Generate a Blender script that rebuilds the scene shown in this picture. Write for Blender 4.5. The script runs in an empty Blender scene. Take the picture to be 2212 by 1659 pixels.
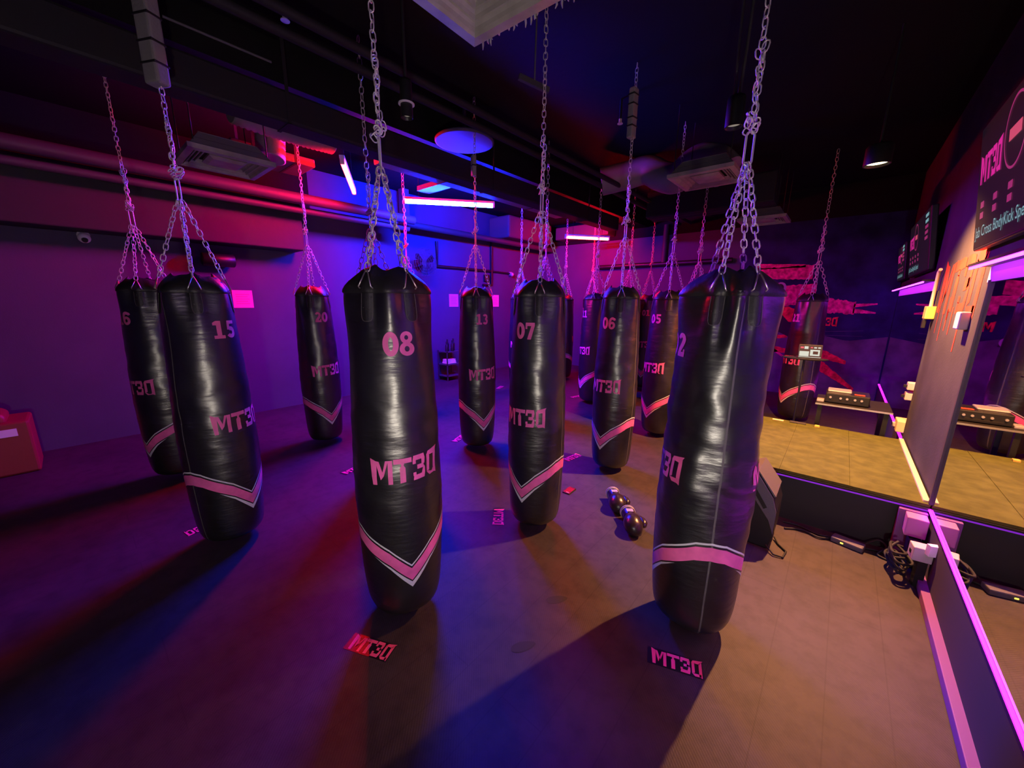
import bpy, math, random
from mathutils import Vector, Matrix, noise
random.seed(7)
C = bpy.context.scene.collection
PI = math.pi
S, CO = math.sin, math.cos

# ------------------------------------------------------------------ helpers
class MB:
    """collects shapes and links them as ONE mesh object"""
    def __init__(s): s.v=[]; s.f=[]; s.m=[]; s.s=[]
    def add(s, vs, fs, mat=0, smooth=False):
        o=len(s.v); s.v+= [tuple(p) for p in vs]
        for f in fs: s.f.append([i+o for i in f]); s.m.append(mat); s.s.append(smooth)
        return s
    def box(s, x0,x1,y0,y1,z0,z1, mat=0, M=None):
        vs=[Vector((x,y,z)) for z in (z0,z1) for y in (y0,y1) for x in (x0,x1)]
        if M: vs=[M@p for p in vs]
        return s.add(vs,[(0,2,3,1),(4,5,7,6),(0,1,5,4),(2,6,7,3),(0,4,6,2),(1,3,7,5)],mat)
    def quad(s,a,b,c,d,mat=0): return s.add([a,b,c,d],[(0,1,2,3)],mat)
    def ring(s,rings,mat=0,closed=False,caps=True,smooth=True):
        n=len(rings[0]); vs=[p for r in rings for p in r]; fs=[]
        k=len(rings); m=k if closed else k-1
        for i in range(m):
            a=i*n; b=((i+1)%k)*n
            for j in range(n):
                j2=(j+1)%n; fs.append((a+j,a+j2,b+j2,b+j))
        s.add(vs,fs,mat,smooth)
        if caps and not closed:
            s.add(rings[0],[tuple(range(n-1,-1,-1))],mat); s.add(rings[-1],[tuple(range(n))],mat)
        return s
    def tube(s,path,r,n=8,mat=0,closed=False,caps=True):
        P=[Vector(p) for p in path]; K=len(P)
        R=r if isinstance(r,(list,tuple)) else [r]*K
        rings=[]; prev=None
        for i in range(K):
            if closed: t=P[(i+1)%K]-P[i-1]
            else: t=P[min(i+1,K-1)]-P[max(i-1,0)]
            if t.length<1e-9: t=Vector((0,0,1))
            t.normalize()
            if prev is None:
                a=Vector((0,0,1)) if abs(t.z)<.9 else Vector((1,0,0))
                u=t.cross(a).normalized()
            else:
                u=(prev-t*prev.dot(t))
                u=u.normalized() if u.length>1e-6 else t.orthogonal().normalized()
            prev=u; w=t.cross(u)
            rings.append([P[i]+(u*CO(2*PI*j/n)+w*S(2*PI*j/n))*R[i] for j in range(n)])
        return s.ring(rings,mat,closed,caps)
    def cyl(s,p0,p1,r,r1=None,n=20,mat=0):
        return s.tube([p0,p1],[r,r if r1 is None else r1],n,mat)
    def ball(s,c,r,n=12,mat=0,sc=(1,1,1)):
        rings=[]
        for i in range(1,n):
            t=PI*i/n
            rings.append([Vector((c[0]+r*sc[0]*S(t)*CO(2*PI*j/(2*n)),c[1]+r*sc[1]*S(t)*S(2*PI*j/(2*n)),c[2]-r*sc[2]*CO(t))) for j in range(2*n)])
        return s.ring(rings,mat)
    def prism(s,poly,d0,d1,fn,mat=0):
        """polygon in 2D, fn(u,v,d)->3D, extruded from d0 to d1"""
        n=len(poly); a=[fn(u,v,d0) for u,v in poly]; b=[fn(u,v,d1) for u,v in poly]
        s.add(a+b,[tuple(range(n-1,-1,-1)),tuple(range(n,2*n))]+[(i,(i+1)%n,(i+1)%n+n,i+n) for i in range(n)],mat); return s
    def build(s,name,mats,parent=None,bevel=0,loc=None):
        me=bpy.data.meshes.new(name); me.from_pydata(s.v,[],s.f)
        if not isinstance(mats,(list,tuple)): mats=[mats]
        for m in mats: me.materials.append(m)
        me.polygons.foreach_set('material_index',s.m); me.polygons.foreach_set('use_smooth',s.s); me.update()
        o=bpy.data.objects.new(name,me); C.objects.link(o)
        if parent: o.parent=parent
        if loc: o.location=loc
        if bevel:
            b=o.modifiers.new('bevel','BEVEL'); b.width=bevel; b.segments=2; b.limit_method='ANGLE'
        return o

def tag(o,label=None,cat=None,group=None,kind=None):
    if label: o['label']=label
    if cat: o['category']=cat
    if group: o['group']=group
    if kind: o['kind']=kind
    return o
def empty(name,loc,rz=0,label=None,cat=None,group=None):
    o=bpy.data.objects.new(name,None); C.objects.link(o); o.location=loc; o.rotation_euler=(0,0,rz); o.empty_display_size=.1
    return tag(o,label,cat,group)

# ------------------------------------------------------------------ materials
def mat(name,col,rough=.5,metal=0,spec=.5,emit=None,es=0,bump=0,bscale=40,var=0,vscale=6,col2=None,coat=0):
    m=bpy.data.materials.new(name); m.use_nodes=True; nt=m.node_tree; b=nt.nodes['Principled BSDF']
    b.inputs['Base Color'].default_value=(*col,1); b.inputs['Roughness'].default_value=rough
    b.inputs['Metallic'].default_value=metal; b.inputs['Specular IOR Level'].default_value=spec
    if coat: b.inputs['Coat Weight'].default_value=coat; b.inputs['Coat Roughness'].default_value=.30
    if emit: b.inputs['Emission Color'].default_value=(*emit,1); b.inputs['Emission Strength'].default_value=es
    tc=nt.nodes.new('ShaderNodeTexCoord')
    if var or col2:
        n=nt.nodes.new('ShaderNodeTexNoise'); n.inputs['Scale'].default_value=vscale; n.inputs['Detail'].default_value=5
        nt.links.new(tc.outputs['Object'],n.inputs['Vector'])
        r=nt.nodes.new('ShaderNodeValToRGB'); r.color_ramp.elements[0].position=.35; r.color_ramp.elements[1].position=.65
        c2=col2 or tuple(min(1,c*(1+var)) for c in col); c1=col if col2 else tuple(c*(1-var) for c in col)
        r.color_ramp.elements[0].color=(*c1,1); r.color_ramp.elements[1].color=(*c2,1)
        nt.links.new(n.outputs['Fac'],r.inputs['Fac']); nt.links.new(r.outputs['Color'],b.inputs['Base Color'])
    if bump:
        n=nt.nodes.new('ShaderNodeTexNoise'); n.inputs['Scale'].default_value=bscale; n.inputs['Detail'].default_value=6
        nt.links.new(tc.outputs['Object'],n.inputs['Vector'])
        bp=nt.nodes.new('ShaderNodeBump'); bp.inputs['Strength'].default_value=bump; bp.inputs['Distance'].default_value=.01
        nt.links.new(n.outputs['Fac'],bp.inputs['Height']); nt.links.new(bp.outputs['Normal'],b.inputs['Normal'])
    return m
M={}
def leather(name):
    m=mat(name,(.009,.009,.0095),.34,spec=1.0,var=.25,vscale=9,coat=.35); nt=m.node_tree; N=nt.nodes; L=nt.links; b=N['Principled BSDF']
    tc=N.new('ShaderNodeTexCoord'); hs=[]
    for sc_,det,rg,w in (((7,7,30),4,.5,1.0),((16,16,60),3,.5,.30),((260,260,260),2,.5,.05)):
        mp=N.new('ShaderNodeMapping'); mp.inputs['Scale'].default_value=sc_
        n=N.new('ShaderNodeTexNoise'); n.inputs['Scale'].default_value=1; n.inputs['Detail'].default_value=det; n.inputs['Roughness'].default_value=rg
        L.new(tc.outputs['Object'],mp.inputs['Vector']); L.new(mp.outputs['Vector'],n.inputs['Vector'])
        k=N.new('ShaderNodeMath'); k.operation='MULTIPLY'; k.inputs[1].default_value=w; L.new(n.outputs['Fac'],k.inputs[0]); hs.append(k)
    a=N.new('ShaderNodeMath'); L.new(hs[0].outputs[0],a.inputs[0]); L.new(hs[1].outputs[0],a.inputs[1])
    c=N.new('ShaderNodeMath'); L.new(a.outputs[0],c.inputs[0]); L.new(hs[2].outputs[0],c.inputs[1])
    bp=N.new('ShaderNodeBump'); bp.inputs['Strength'].default_value=.5; bp.inputs['Distance'].default_value=.006
    L.new(c.outputs[0],bp.inputs['Height']); L.new(bp.outputs['Normal'],b.inputs['Normal'])
    return m
M['leather']=leather('black_leather')
M['leather2']=mat('black_leather_trim',(.012,.011,.012),.5,spec=.5,bump=.2,bscale=60)
M['pink']=mat('pink_print',(.78,.13,.38),.5,spec=.3,var=.12,vscale=14)
M['white']=mat('white_print',(.62,.62,.66),.5,spec=.3)
M['chain']=mat('zinc_chain',(.66,.63,.60),.38,metal=.45)
M['steel']=mat('bright_steel',(.7,.68,.62),.3,metal=.9)
M['stitch']=mat('grey_stitching',(.10,.09,.09),.6)
M['foam']=mat('grey_foam',(.20,.19,.18),.9,bump=.4,bscale=80)
M['tape']=mat('black_tape',(.01,.01,.01),.5)
M['black']=mat('black_plastic',(.008,.008,.008),.45)
M['blackmatte']=mat('matte_black_paint',(.006,.006,.006),.85,spec=.2)
M['duct']=mat('dark_painted_duct',(.012,.011,.012),.7,spec=.3,bump=.1,bscale=20)
M['ductg']=mat('grey_painted_duct',(.06,.058,.06),.6,spec=.3,bump=.15,bscale=25)
M['ductd']=mat('dim_grey_duct',(.030,.028,.030),.65,spec=.3,bump=.12,bscale=25)
M['foilred']=mat('dull_tray_metal',(.05,.045,.045),.6,bump=.2,bscale=15)
M['pipe']=mat('painted_pipe',(.042,.038,.04),.55,bump=.08,bscale=40)
M['foil']=mat('foil_insulation',(.16,.15,.155),.5,spec=.5,bump=.35,bscale=18)
M['wall']=mat('grey_painted_wall',(.070,.054,.105),.75,spec=.25,bump=.08,bscale=90,var=.06,vscale=2)
M['brown']=mat('grey_brown_plaster',(.050,.049,.046),.8,spec=.2,bump=.15,bscale=60,var=.16,vscale=3)
M['darkwall']=mat('dark_painted_wall',(.05,.045,.055),.8,spec=.2)
M['ceil']=mat('black_ceiling',(.007,.007,.007),.9,spec=.1,bump=.2,bscale=15)
M['vent']=mat('ceiling_vent_metal',(.27,.25,.22),.5,spec=.4,var=.2,vscale=8)
M['ventg']=mat('vent_hood',(.16,.15,.14),.6,bump=.1,bscale=20)
M['ventd']=mat('vent_black_slots',(.015,.015,.015),.6)
M['trim']=mat('white_trim',(.62,.58,.58),.6)
M['ledtrim']=mat('led_tinted_trim',(.20,.055,.26),.6)  # pale trim with the magenta LED glow mixed into its colour
M['ledbox']=mat('led_tinted_plastic',(.42,.14,.34),.6)  # LED light on the corner box is put into this colour
M['stagetop']=mat('olive_mat',(.090,.100,.022),.9,spec=.15,bump=.35,bscale=160,var=.18,vscale=10)
M['stageblk']=mat('stage_black_board',(.010,.010,.012),.6)
M['paper']=mat('white_paper',(.80,.78,.78),.8)
M['pinkpaper']=mat('pink_paper',(.85,.16,.42),.8)
M['ink']=mat('pale_red_ink',(.72,.10,.30),.8)
M['red']=mat('red_vinyl',(.22,.014,.018),.55,bump=.1,bscale=30)
M['glove']=mat('black_glove_leather',(.022,.012,.016),.28,spec=.6,bump=.1,bscale=60)
M['whitep']=mat('white_plastic',(.48,.45,.44),.5)
M['yellow']=mat('yellow_plastic',(.72,.50,.10),.55)
M['cream']=mat('cream_conduit',(.70,.56,.36),.6)
M['spk']=mat('grey_speaker_shell',(.10,.09,.105),.6,bump=.2,bscale=120)
M['rubber']=mat('black_rubber',(.010,.010,.010),.7)
M['orange']=mat('orange_spray_paint',(.66,.045,.012),.7,var=.25,vscale=7)
M['decalpink']=mat('hot_pink_vinyl',(.95,.10,.28),.5)
M['decalblk']=mat('black_vinyl',(.010,.008,.012),.3)
M['stain']=mat('dark_scuff',(.022,.018,.02),.8)
M['silver']=mat('silver_plastic',(.5,.5,.5),.35,metal=.5)
M['navy']=mat('navy_mural_paint',(.016,.014,.085),.8,spec=.15,var=.4,vscale=3)
M['purplepaint']=mat('dusky_purple_mural_paint',(.10,.065,.14),.8,spec=.15,var=.3,vscale=4)
M['magenta']=mat('magenta_mural_paint',(.62,.025,.22),.8,spec=.15,var=.45,vscale=14)
M['crimson']=mat('crimson_mural_paint',(.62,.02,.06),.8,spec=.15,var=.45,vscale=14)
M['muraldark']=mat('black_mural_paint',(.012,.010,.022),.8)
M['lilac']=mat('lilac_mural_paint',(.35,.22,.45),.8)
M['screen']=mat('dark_tv_glass',(.006,.006,.007),.3,spec=.3,emit=(.30,.22,.28),es=.022)
M['scrpink']=mat('pink_screen_pixels',(.02,.0,.01),.4,emit=(1,.03,.42),es=.62)
M['scrlite']=mat('coral_screen_pixels',(.02,.0,.01),.4,emit=(1,.12,.22),es=.55)
M['scrteal']=mat('pale_teal_screen_pixels',(.01,.02,.02),.4,emit=(.22,.46,.50),es=.75)
M['scrdim']=mat('dim_pink_screen_pixels',(.02,.0,.01),.4,emit=(.75,.06,.30),es=.38)
M['tabscreen']=mat('pale_tablet_screen',(.02,.02,.02),.4,emit=(.55,.75,.68),es=.8)
M['tabdark']=mat('dark_tablet_screen',(.01,.01,.01),.3,emit=(.1,.1,.1),es=.05)
def emis(name,col,s):
    return mat(name,(.02,.02,.02),.5,emit=col,es=s)
M['redtube']=emis('red_lit_tube',(1,.0028,.0030),690)
M['bluetube']=emis('blue_lit_tube',(.0020,.016,1),2800)
M['purpleled']=emis('purple_led',(.62,.004,.85),16)
M['purpleledtop']=emis('purple_led_upper',(.45,.02,1),22)
M['violetled']=emis('violet_led_under_lip',(.40,.02,1),.6)
M['warmlens']=emis('warm_lamp_lens',(1,.78,.36),9)
M['dimlens']=emis('dim_lamp_lens',(1,.85,.7),.25)
M['fillglow']=emis('fill_bulb_glow',(1,.9,.72),6)  # glow for the bulb of the added fill lamp
M['greenled']=emis('yellow_indicator',(1,.75,.05),5)
M['mirror']=mat('mirror_glass',(.78,.78,.80),.015,metal=1)

def floor_mat():
    m=bpy.data.materials.new('dark_rubber_floor'); m.use_nodes=True; nt=m.node_tree; L=nt.links; N=nt.nodes
    b=N['Principled BSDF']; tc=N.new('ShaderNodeTexCoord')
    def nz(scale,det=6,rough=.6):
        n=N.new('ShaderNodeTexNoise'); n.inputs['Scale'].default_value=scale; n.inputs['Detail'].default_value=det; n.inputs['Roughness'].default_value=rough
        L.new(tc.outputs['Object'],n.inputs['Vector']); return n
    n1=nz(2.2); n2=nz(11); n3=nz(180,3)
    r1=N.new('ShaderNodeValToRGB'); r1.color_ramp.elements[0].position=.33; r1.color_ramp.elements[1].position=.68
    r1.color_ramp.elements[0].color=(.036,.026,.026,1); r1.color_ramp.elements[1].color=(.057,.040,.039,1)
    L.new(n1.outputs['Fac'],r1.inputs['Fac'])
    r2=N.new('ShaderNodeValToRGB'); r2.color_ramp.elements[0].position=.30; r2.color_ramp.elements[1].position=.55
    r2.color_ramp.elements[0].color=(.62,.60,.60,1); r2.color_ramp.elements[1].color=(1,1,1,1)
    L.new(n2.outputs['Fac'],r2.inputs['Fac'])
    mx=N.new('ShaderNodeMix'); mx.data_type='RGBA'; mx.blend_type='MULTIPLY'; mx.inputs['Factor'].default_value=1
    L.new(r1.outputs['Color'],mx.inputs['A']); L.new(r2.outputs['Color'],mx.inputs['B'])
    # long joints between the rubber strips (running along y) and some cross joints
    br=N.new('ShaderNodeTexBrick'); br.inputs['Scale'].default_value=1; br.inputs['Brick Width'].default_value=2.4; br.inputs['Row Height'].default_value=.205
    br.inputs['Mortar Size'].default_value=.0035; br.inputs['Mortar Smooth'].default_value=.6; br.offset=.37
    mp=N.new('ShaderNodeMapping'); mp.inputs['Rotation'].default_value=(0,0,PI/2); mp.inputs['Location'].default_value=(.05,.03,0)
    L.new(tc.outputs['Object'],mp.inputs['Vector']); L.new(mp.outputs['Vector'],br.inputs['Vector'])
    br.inputs['Color1'].default_value=(1,1,1,1); br.inputs['Color2'].default_value=(.93,.93,.93,1); br.inputs['Mortar'].default_value=(.50,.47,.47,1)
    mx2=N.new('ShaderNodeMix'); mx2.data_type='RGBA'; mx2.blend_type='MULTIPLY'; mx2.inputs['Factor'].default_value=.55
    L.new(mx.outputs['Result'],mx2.inputs['A']); L.new(br.outputs['Color'],mx2.inputs['B'])
    L.new(mx2.outputs['Result'],b.inputs['Base Color'])
    b.inputs['Roughness'].default_value=.60; b.inputs['Specular IOR Level'].default_value=.36
    # fine woven ribs
    wv=N.new('ShaderNodeTexWave'); wv.inputs['Scale'].default_value=45; wv.inputs['Distortion'].default_value=.6; wv.bands_direction='DIAGONAL'
    L.new(tc.outputs['Object'],wv.inputs['Vector'])
    ad=N.new('ShaderNodeMath'); ad.operation='ADD'; L.new(n3.outputs['Fac'],ad.inputs[0]); L.new(wv.outputs['Fac'],ad.inputs[1])
    bp=N.new('ShaderNodeBump'); bp.inputs['Strength'].default_value=.09; bp.inputs['Distance'].default_value=.004
    L.new(ad.outputs[0],bp.inputs['Height']); L.new(bp.outputs['Normal'],b.inputs['Normal'])
    return m
M['floor']=floor_mat()

# ------------------------------------------------------------------ glyphs: lists of small quads in a unit box (height 1)
def bil(q,n=6,m=2):
    a,b,c,d=[Vector(p) for p in q]; out=[]
    P=lambda u,v:(a*(1-u)+b*u)*(1-v)+(d*(1-u)+c*u)*v
    for i in range(n):
        for j in range(m):
            out.append([P(i/n,j/m),P((i+1)/n,j/m),P((i+1)/n,(j+1)/m),P(i/n,(j+1)/m)])
    return out
def ringq(cx,cy,rx,ry,ix,iy,a0=0,a1=360,n=30):
    out=[]
    for i in range(n):
        t0=math.radians(a0+(a1-a0)*i/n); t1=math.radians(a0+(a1-a0)*(i+1)/n)
        e=lambda t,x,y:Vector((cx+x*CO(t),cy+y*S(t)))
        out.append([e(t0,ix,iy),e(t0,rx,ry),e(t1,rx,ry),e(t1,ix,iy)])
    return out
def stroke(pts,w):
    P=[Vector(p) for p in pts]; W=w if isinstance(w,list) else [w]*len(P); L=[];R=[]
    for i in range(len(P)):
        t=(P[min(i+1,len(P)-1)]-P[max(i-1,0)]).normalized(); nrm=Vector((-t.y,t.x))
        L.append(P[i]+nrm*W[i]); R.append(P[i]-nrm*W[i])
    return [[R[i],R[i+1],L[i+1],L[i]] for i in range(len(P)-1)]
def arc(cx,cy,rx,ry,a0,a1,n=14):
    return [(cx+rx*CO(math.radians(a0+(a1-a0)*i/n)),cy+ry*S(math.radians(a0+(a1-a0)*i/n))) for i in range(n+1)]
def rect(x0,x1,y0,y1,n=4,m=4): return bil([(x0,y0),(x1,y0),(x1,y1),(x0,y1)],n,m)
def digit(d):
    if d=='0': return ringq(0,0,.34,.5,.10,.27)
    if d=='1': return rect(-.12,.13,-.5,.5,2,8)+rect(-.29,.30,-.5,-.32,5,1)+bil([(-.29,.26),(-.12,.26),(-.12,.5),(-.29,.40)],2,2)
    if d=='2': return stroke(arc(-.01,.21,.19,.19,165,-20,14)+[(.12,.03),(-.02,-.14),(-.18,-.34)],[.10]*12+[.12]*6)+rect(-.31,.31,-.5,-.30,5,1)+rect(.19,.31,-.32,-.18,2,1)
    if d=='3': return stroke(arc(-.02,.22,.19,.18,150,-90,16),.10)+stroke(arc(-.02,-.19,.22,.21,90,-150,18),.105)
    if d=='5': return rect(-.24,.27,.31,.5,5,1)+rect(-.24,-.08,-.02,.4,1,3)+stroke(arc(-.0,-.17,.21,.22,128,-150,18),.11)
    if d=='6': return ringq(.0,-.18,.32,.32,.10,.13)+stroke([(.26,.24),(.22,.34)]+arc(.02,.12,.22,.28,60,178,10)+[(-.21,-.1)],.105)
    if d=='7': return rect(-.31,.32,.30,.5,5,1)+rect(-.31,-.19,.12,.32,1,2)+bil([(-.18,-.5),(.08,-.5),(.32,.32),(.08,.32)],2,8)
    if d=='8': return ringq(0,.25,.28,.25,.09,.095)+ringq(0,-.215,.335,.285,.11,.115)
    return []
def number(txt,h,gap=.70):
    out=[]; n=len(txt)
    for i,c in enumerate(txt):
        dx=(i-(n-1)/2)*gap
        out+=[[Vector(((p.x+dx)*h,p.y*h)) for p in q] for q in digit(c)]
    return out
def logo(h):
    """M T 3 and a mirrored D with spiked corners; the T's stem is a hanging bag"""
    q=[]
    def put(ps,x,w,n=3,m=3):
        for p in bil(ps,n,m): q.append([Vector(((x+a.x*w)*h,(a.y-.5)*h)) for a in p])
    x=-1.22; w=.72   # M
    put([(0,0),(.22,0),(.22,.93),(-.12,1.06)],x,w); put([(.78,0),(1,0),(1,.95),(.78,.95)],x,w)
    put([(.16,.95),(.34,.93),(.58,.36),(.42,.20)],x,w); put([(.42,.20),(.58,.36),(.80,.95),(.66,.95)],x,w)
    x=-.46; w=.62    # T
    put([(0,.78),(1.04,.78),(1.04,.98),(0,.98)],x,w,6,1); put([(.44,.68),(.56,.68),(.60,.79),(.40,.79)],x,w,1,1)
    put([(.34,.0),(.66,.02),(.66,.60),(.34,.60)],x,w,2,3); put([(.34,.60),(.66,.60),(.56,.70),(.44,.70)],x,w,2,1)
    x=.22; w=.50     # 3
    put([(.0,.80),(1,.80),(.92,1),(.06,1)],x,w,4,1); put([(.34,.42),(.86,.42),(.86,.60),(.34,.60)],x,w,3,1); put([(.0,.0),(.92,.0),(1,.20),(.06,.20)],x,w,4,1)
    put([(.70,.56),(.94,.58),(1,.82),(.70,.82)],x,w,2,3); put([(.70,.20),(1,.20),(1,.42),(.88,.52)],x,w,2,3); put([(.66,.42),(.88,.48),(.88,.56),(.66,.60)],x,w,2,2)
    put([(.0,.66),(.24,.66),(.24,.82),(.0,.82)],x,w,1,1); put([(.0,.18),(.24,.18),(.24,.32),(.0,.32)],x,w,1,1)
    x=.80; w=.50     # mirrored D
    put([(.0,.14),(.28,.20),(.28,.82),(.0,.90)],x,w,1,4); put([(.0,.84),(.80,.82),(1.16,1.10),(.14,1.0)],x,w,4,1)
    put([(.0,.14),(.26,-.02),(.90,.0),(.90,.18)],x,w,4,1); put([(.70,.02),(1.0,-.06),(1.02,1.0),(.70,.86)],x,w,1,4)
    return q

# ------------------------------------------------------------------ heavy bags
PROF=[(.05,.10),(.053,.13),(.062,.153),(.085,.172),(.13,.184),(.22,.193),(.35,.200),(.55,.208),(.78,.209),(1.0,.203),(1.2,.195),(1.38,.186),(1.52,.179),(1.62,.173),(1.66,.168)]
def prof(z):
    if z<=PROF[0][0]: return PROF[0][1]
    for i in range(len(PROF)-1):
        (a,ra),(b,rb)=PROF[i],PROF[i+1]
        if z<=b:
            t=(z-a)/(b-a)
            i0=max(i-1,0); i3=min(i+2,len(PROF)-1)
            m0=(PROF[i+1][1]-PROF[i0][1])/(PROF[i+1][0]-PROF[i0][0]); m1=(PROF[i3][1]-PROF[i][1])/(PROF[i3][0]-PROF[i][0])
            h=b-a
            return (2*t**3-3*t**2+1)*ra+(t**3-2*t**2+t)*h*m0+(-2*t**3+3*t**2)*rb+(t**3-t**2)*h*m1
    return PROF[-1][1]
def fold(phi,tabs):
    """0 at a hook, 1 half way between two hooks"""
    for i in range(4):
        a=tabs[i]; b=tabs[(i+1)%4]; gap=(b-a)%(2*PI); d=(phi-a)%(2*PI)
        if d<=gap: return S(PI*d/gap)
    return 0
def surf_fn(seed,scale=1.0,wr=1.0,tabs=(),bend=(0,0)):
    off=Vector((seed*3.7,seed*1.3,seed*2.1))
    def f(phi,z,lift=0.0):
        r=prof(z)*scale
        g=math.exp(-((1.66-z)/.17)**2) if z<1.66 else 1
        s_=fold(phi,tabs)
        r+=wr*g*(.020*(max(0,s_-.62)/.38)**2-.013*(1-abs(2*s_-1))-.001)
        k=math.exp(-((z-.95)/.42)**2)
        n1=noise.noise(Vector((CO(phi)*1.3,S(phi)*1.3,z*3.0))+off)
        n2=noise.noise(Vector((CO(phi)*2.2,S(phi)*2.2,z*13.0))+off*1.7)
        r+=wr*(.0050*n1+.0050*k*n2*min(1,z/.3))
        b=S(PI*min(1,max(0,(z-.05)/1.65)))
        rr=r+lift
        return Vector((rr*CO(phi)+bend[0]*b,rr*S(phi)+bend[1]*b,z))
    return f
def zig(phi):
    """height of the stripe: V under each print, two prints per turn"""
    a=abs(((math.degrees(phi)+90)%180)-90)
    K=[(0,.318),(28,.415),(44,.452),(72,.508),(90,.520)]
    for i in range(4):
        if a<=K[i+1][0]:
            t=(a-K[i][0])/(K[i+1][0]-K[i][0]); return K[i][1]*(1-t)+K[i+1][1]*t,a
    return .52,a
def bag_body(num,f,hi,parent):
    mb=MB(); nf,nz=(96,120) if hi else (40,44)
    zs=[.05,.053,.058,.068,.085,.11]+[.14+(1.668-.14)*i/(nz-1) for i in range(nz)]
    rings=[[f(2*PI*j/nf,z) for j in range(nf)] for z in zs]
    mb.ring(rings,0,caps=True)
    # sewn seam down each side
    for s0 in (PI/2,-PI/2):
        vs=[];fs=[]
        for i in range(70):
            z=.07+1.55*i/69
            for d in (-.004,.004): vs.append(f(s0+d/.2,z,.0006))
            if i: k=2*i; fs.append((k-2,k-1,k+1,k))
        mb.add(vs,fs,3,True)
    def pr(quads,z0,mt,phi0,lift=.0013,tilt=0):
        for q in quads:
            vs=[f(phi0+p.x/.196,z0+p.y+tilt*p.x,lift) for p in q]
            mb.add(vs,[(0,1,2,3)],mt,True)
    for k,phi0 in enumerate((0,PI)):
        if hi or num: pr(number(num,.105),1.437,1,phi0)
        pr(logo(.118),.868,1,phi0,tilt=.03 if k==0 else 0)
    # chevron stripe
    n=180 if hi else 72
    for lo,hi_,mt,tip in ((-.034,.034,1,False),(.045,.055,2,False),(-.074,-.043,2,True)):
        vs=[];fs=[]
        for i in range(n+1):
            ph=2*PI*i/n; z,a=zig(ph); A,B=lo,hi_
            if tip:
                t=max(0,1-a/50); A=B-(B-A)*t
            vs+= [f(ph,z+A,.0012),f(ph,z+(A+B)/2,.0013),f(ph,z+B,.0012)]
            if i:
                k=3*i
                if not tip or a<52:
                    fs+=[(k-3,k,k+1,k-2),(k-2,k+1,k+2,k-1)]
        mb.add(vs,fs,mt,True)
    return mb.build('bag_body',[M['leather'],M['pink'],M['white'],M['stitch']],parent)
def link_pts(L,W,n):
    """stadium outline in the (x,z) plane"""
    r=W/2; h=L/2-r; pts=[]
    for i in range(n+1): a=PI*i/n; pts.append((r*CO(a),h+r*S(a)))
    for i in range(n+1): a=PI+PI*i/n; pts.append((r*CO(a),-h+r*S(a)))
    return pts
def chain(mb,p0,p1,L=.040,W=.021,wire=.0027,seg=4,nn=6,tw=.12,wob=0,rnd=random):
    p0=Vector(p0);p1=Vector(p1); d=p1-p0; ln=d.length; d.normalize()
    n=max(1,round(ln/(L-2*wire-.002))); st=ln/n
    u=d.orthogonal().normalized(); w=d.cross(u)
    prof_=link_pts(L,W,seg)
    a0=rnd.random()*3
    for i in range(n):
        c=p0+d*st*(i+.5)+(u*rnd.uniform(-1,1)+w*rnd.uniform(-1,1))*wob
        a=a0+(i%2)*PI/2+i*tw+rnd.uniform(-.2,.2); e=u*CO(a)+w*S(a)
        dd=(d+ (u*rnd.uniform(-1,1)+w*rnd.uniform(-1,1))*(.08+wob*12)).normalized()
        mb.tube([c+e*x+dd*z for x,z in prof_],wire,nn,0,True)
APEX=2.17; CEIL=3.5
_ch={}
def chain_meshes(v):
    if v in _ch: return _ch[v]
    rnd=random.Random(v+11); nn,seg=(6,4) if v<3 else (4,3); out={}
    k=1.0 if v<3 else 1.35; wi=.0028 if v<3 else .0036
    legs=[]
    for i in range(4):
        mb=MB()
        chain(mb,(.152,0,1.738),(.012,0,APEX),L=.041*k,W=.022*k,wire=wi,seg=seg,nn=nn,rnd=rnd); legs.append(mb)
    out['legs']=legs
    mb=MB(); x=.006
    # carabiner: long narrow loop
    mb.tube([Vector((xx*1.0,0,APEX+.055+zz)) for xx,zz in link_pts(.125,.030,5)],.0042,nn,0,True); out['hook']=mb
    mb=MB()
    for t in range(9):   # bunched links of the knot
        c=Vector((rnd.uniform(-.022,.022),rnd.uniform(-.022,.022),APEX+.135+rnd.uniform(-.02,.03)))
        e=Vector((rnd.uniform(-1,1),rnd.uniform(-1,1),rnd.uniform(-.5,.5))).normalized(); g=e.orthogonal().normalized()
        mb.tube([c+e*xx+g*zz for xx,zz in link_pts(.041*k,.022*k,seg)],wi,nn,0,True)
    chain(mb,(.008,0,APEX+.15),(-.008,.006,APEX+.42),L=.041*k,W=.022*k,wire=wi,seg=seg,nn=nn,wob=.006,rnd=rnd)
    chain(mb,(-.012,.004,APEX+.15),(.010,0,APEX+.40),L=.041*k,W=.022*k,wire=wi,seg=seg,nn=nn,wob=.006,rnd=rnd)
    out['knot']=mb
    mb=MB(); chain(mb,(0,0,APEX+.40),(0,0,CEIL-.005),L=.041*k,W=.022*k,wire=wi,seg=seg,nn=nn,rnd=rnd); out['main']=mb
    _ch[v]=out; return out
_cm={}
def chain_obj(v,key,idx,name,parent):
    kk=(v,key,idx)
    if kk not in _cm:
        d=chain_meshes(v)[key]; d=d[idx] if idx is not None else d
        o=d.build(name,M['chain'],parent); _cm[kk]=o.data; return o
    o=bpy.data.objects.new(name,_cm[kk]); C.objects.link(o); o.parent=parent; return o
_part={}
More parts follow.
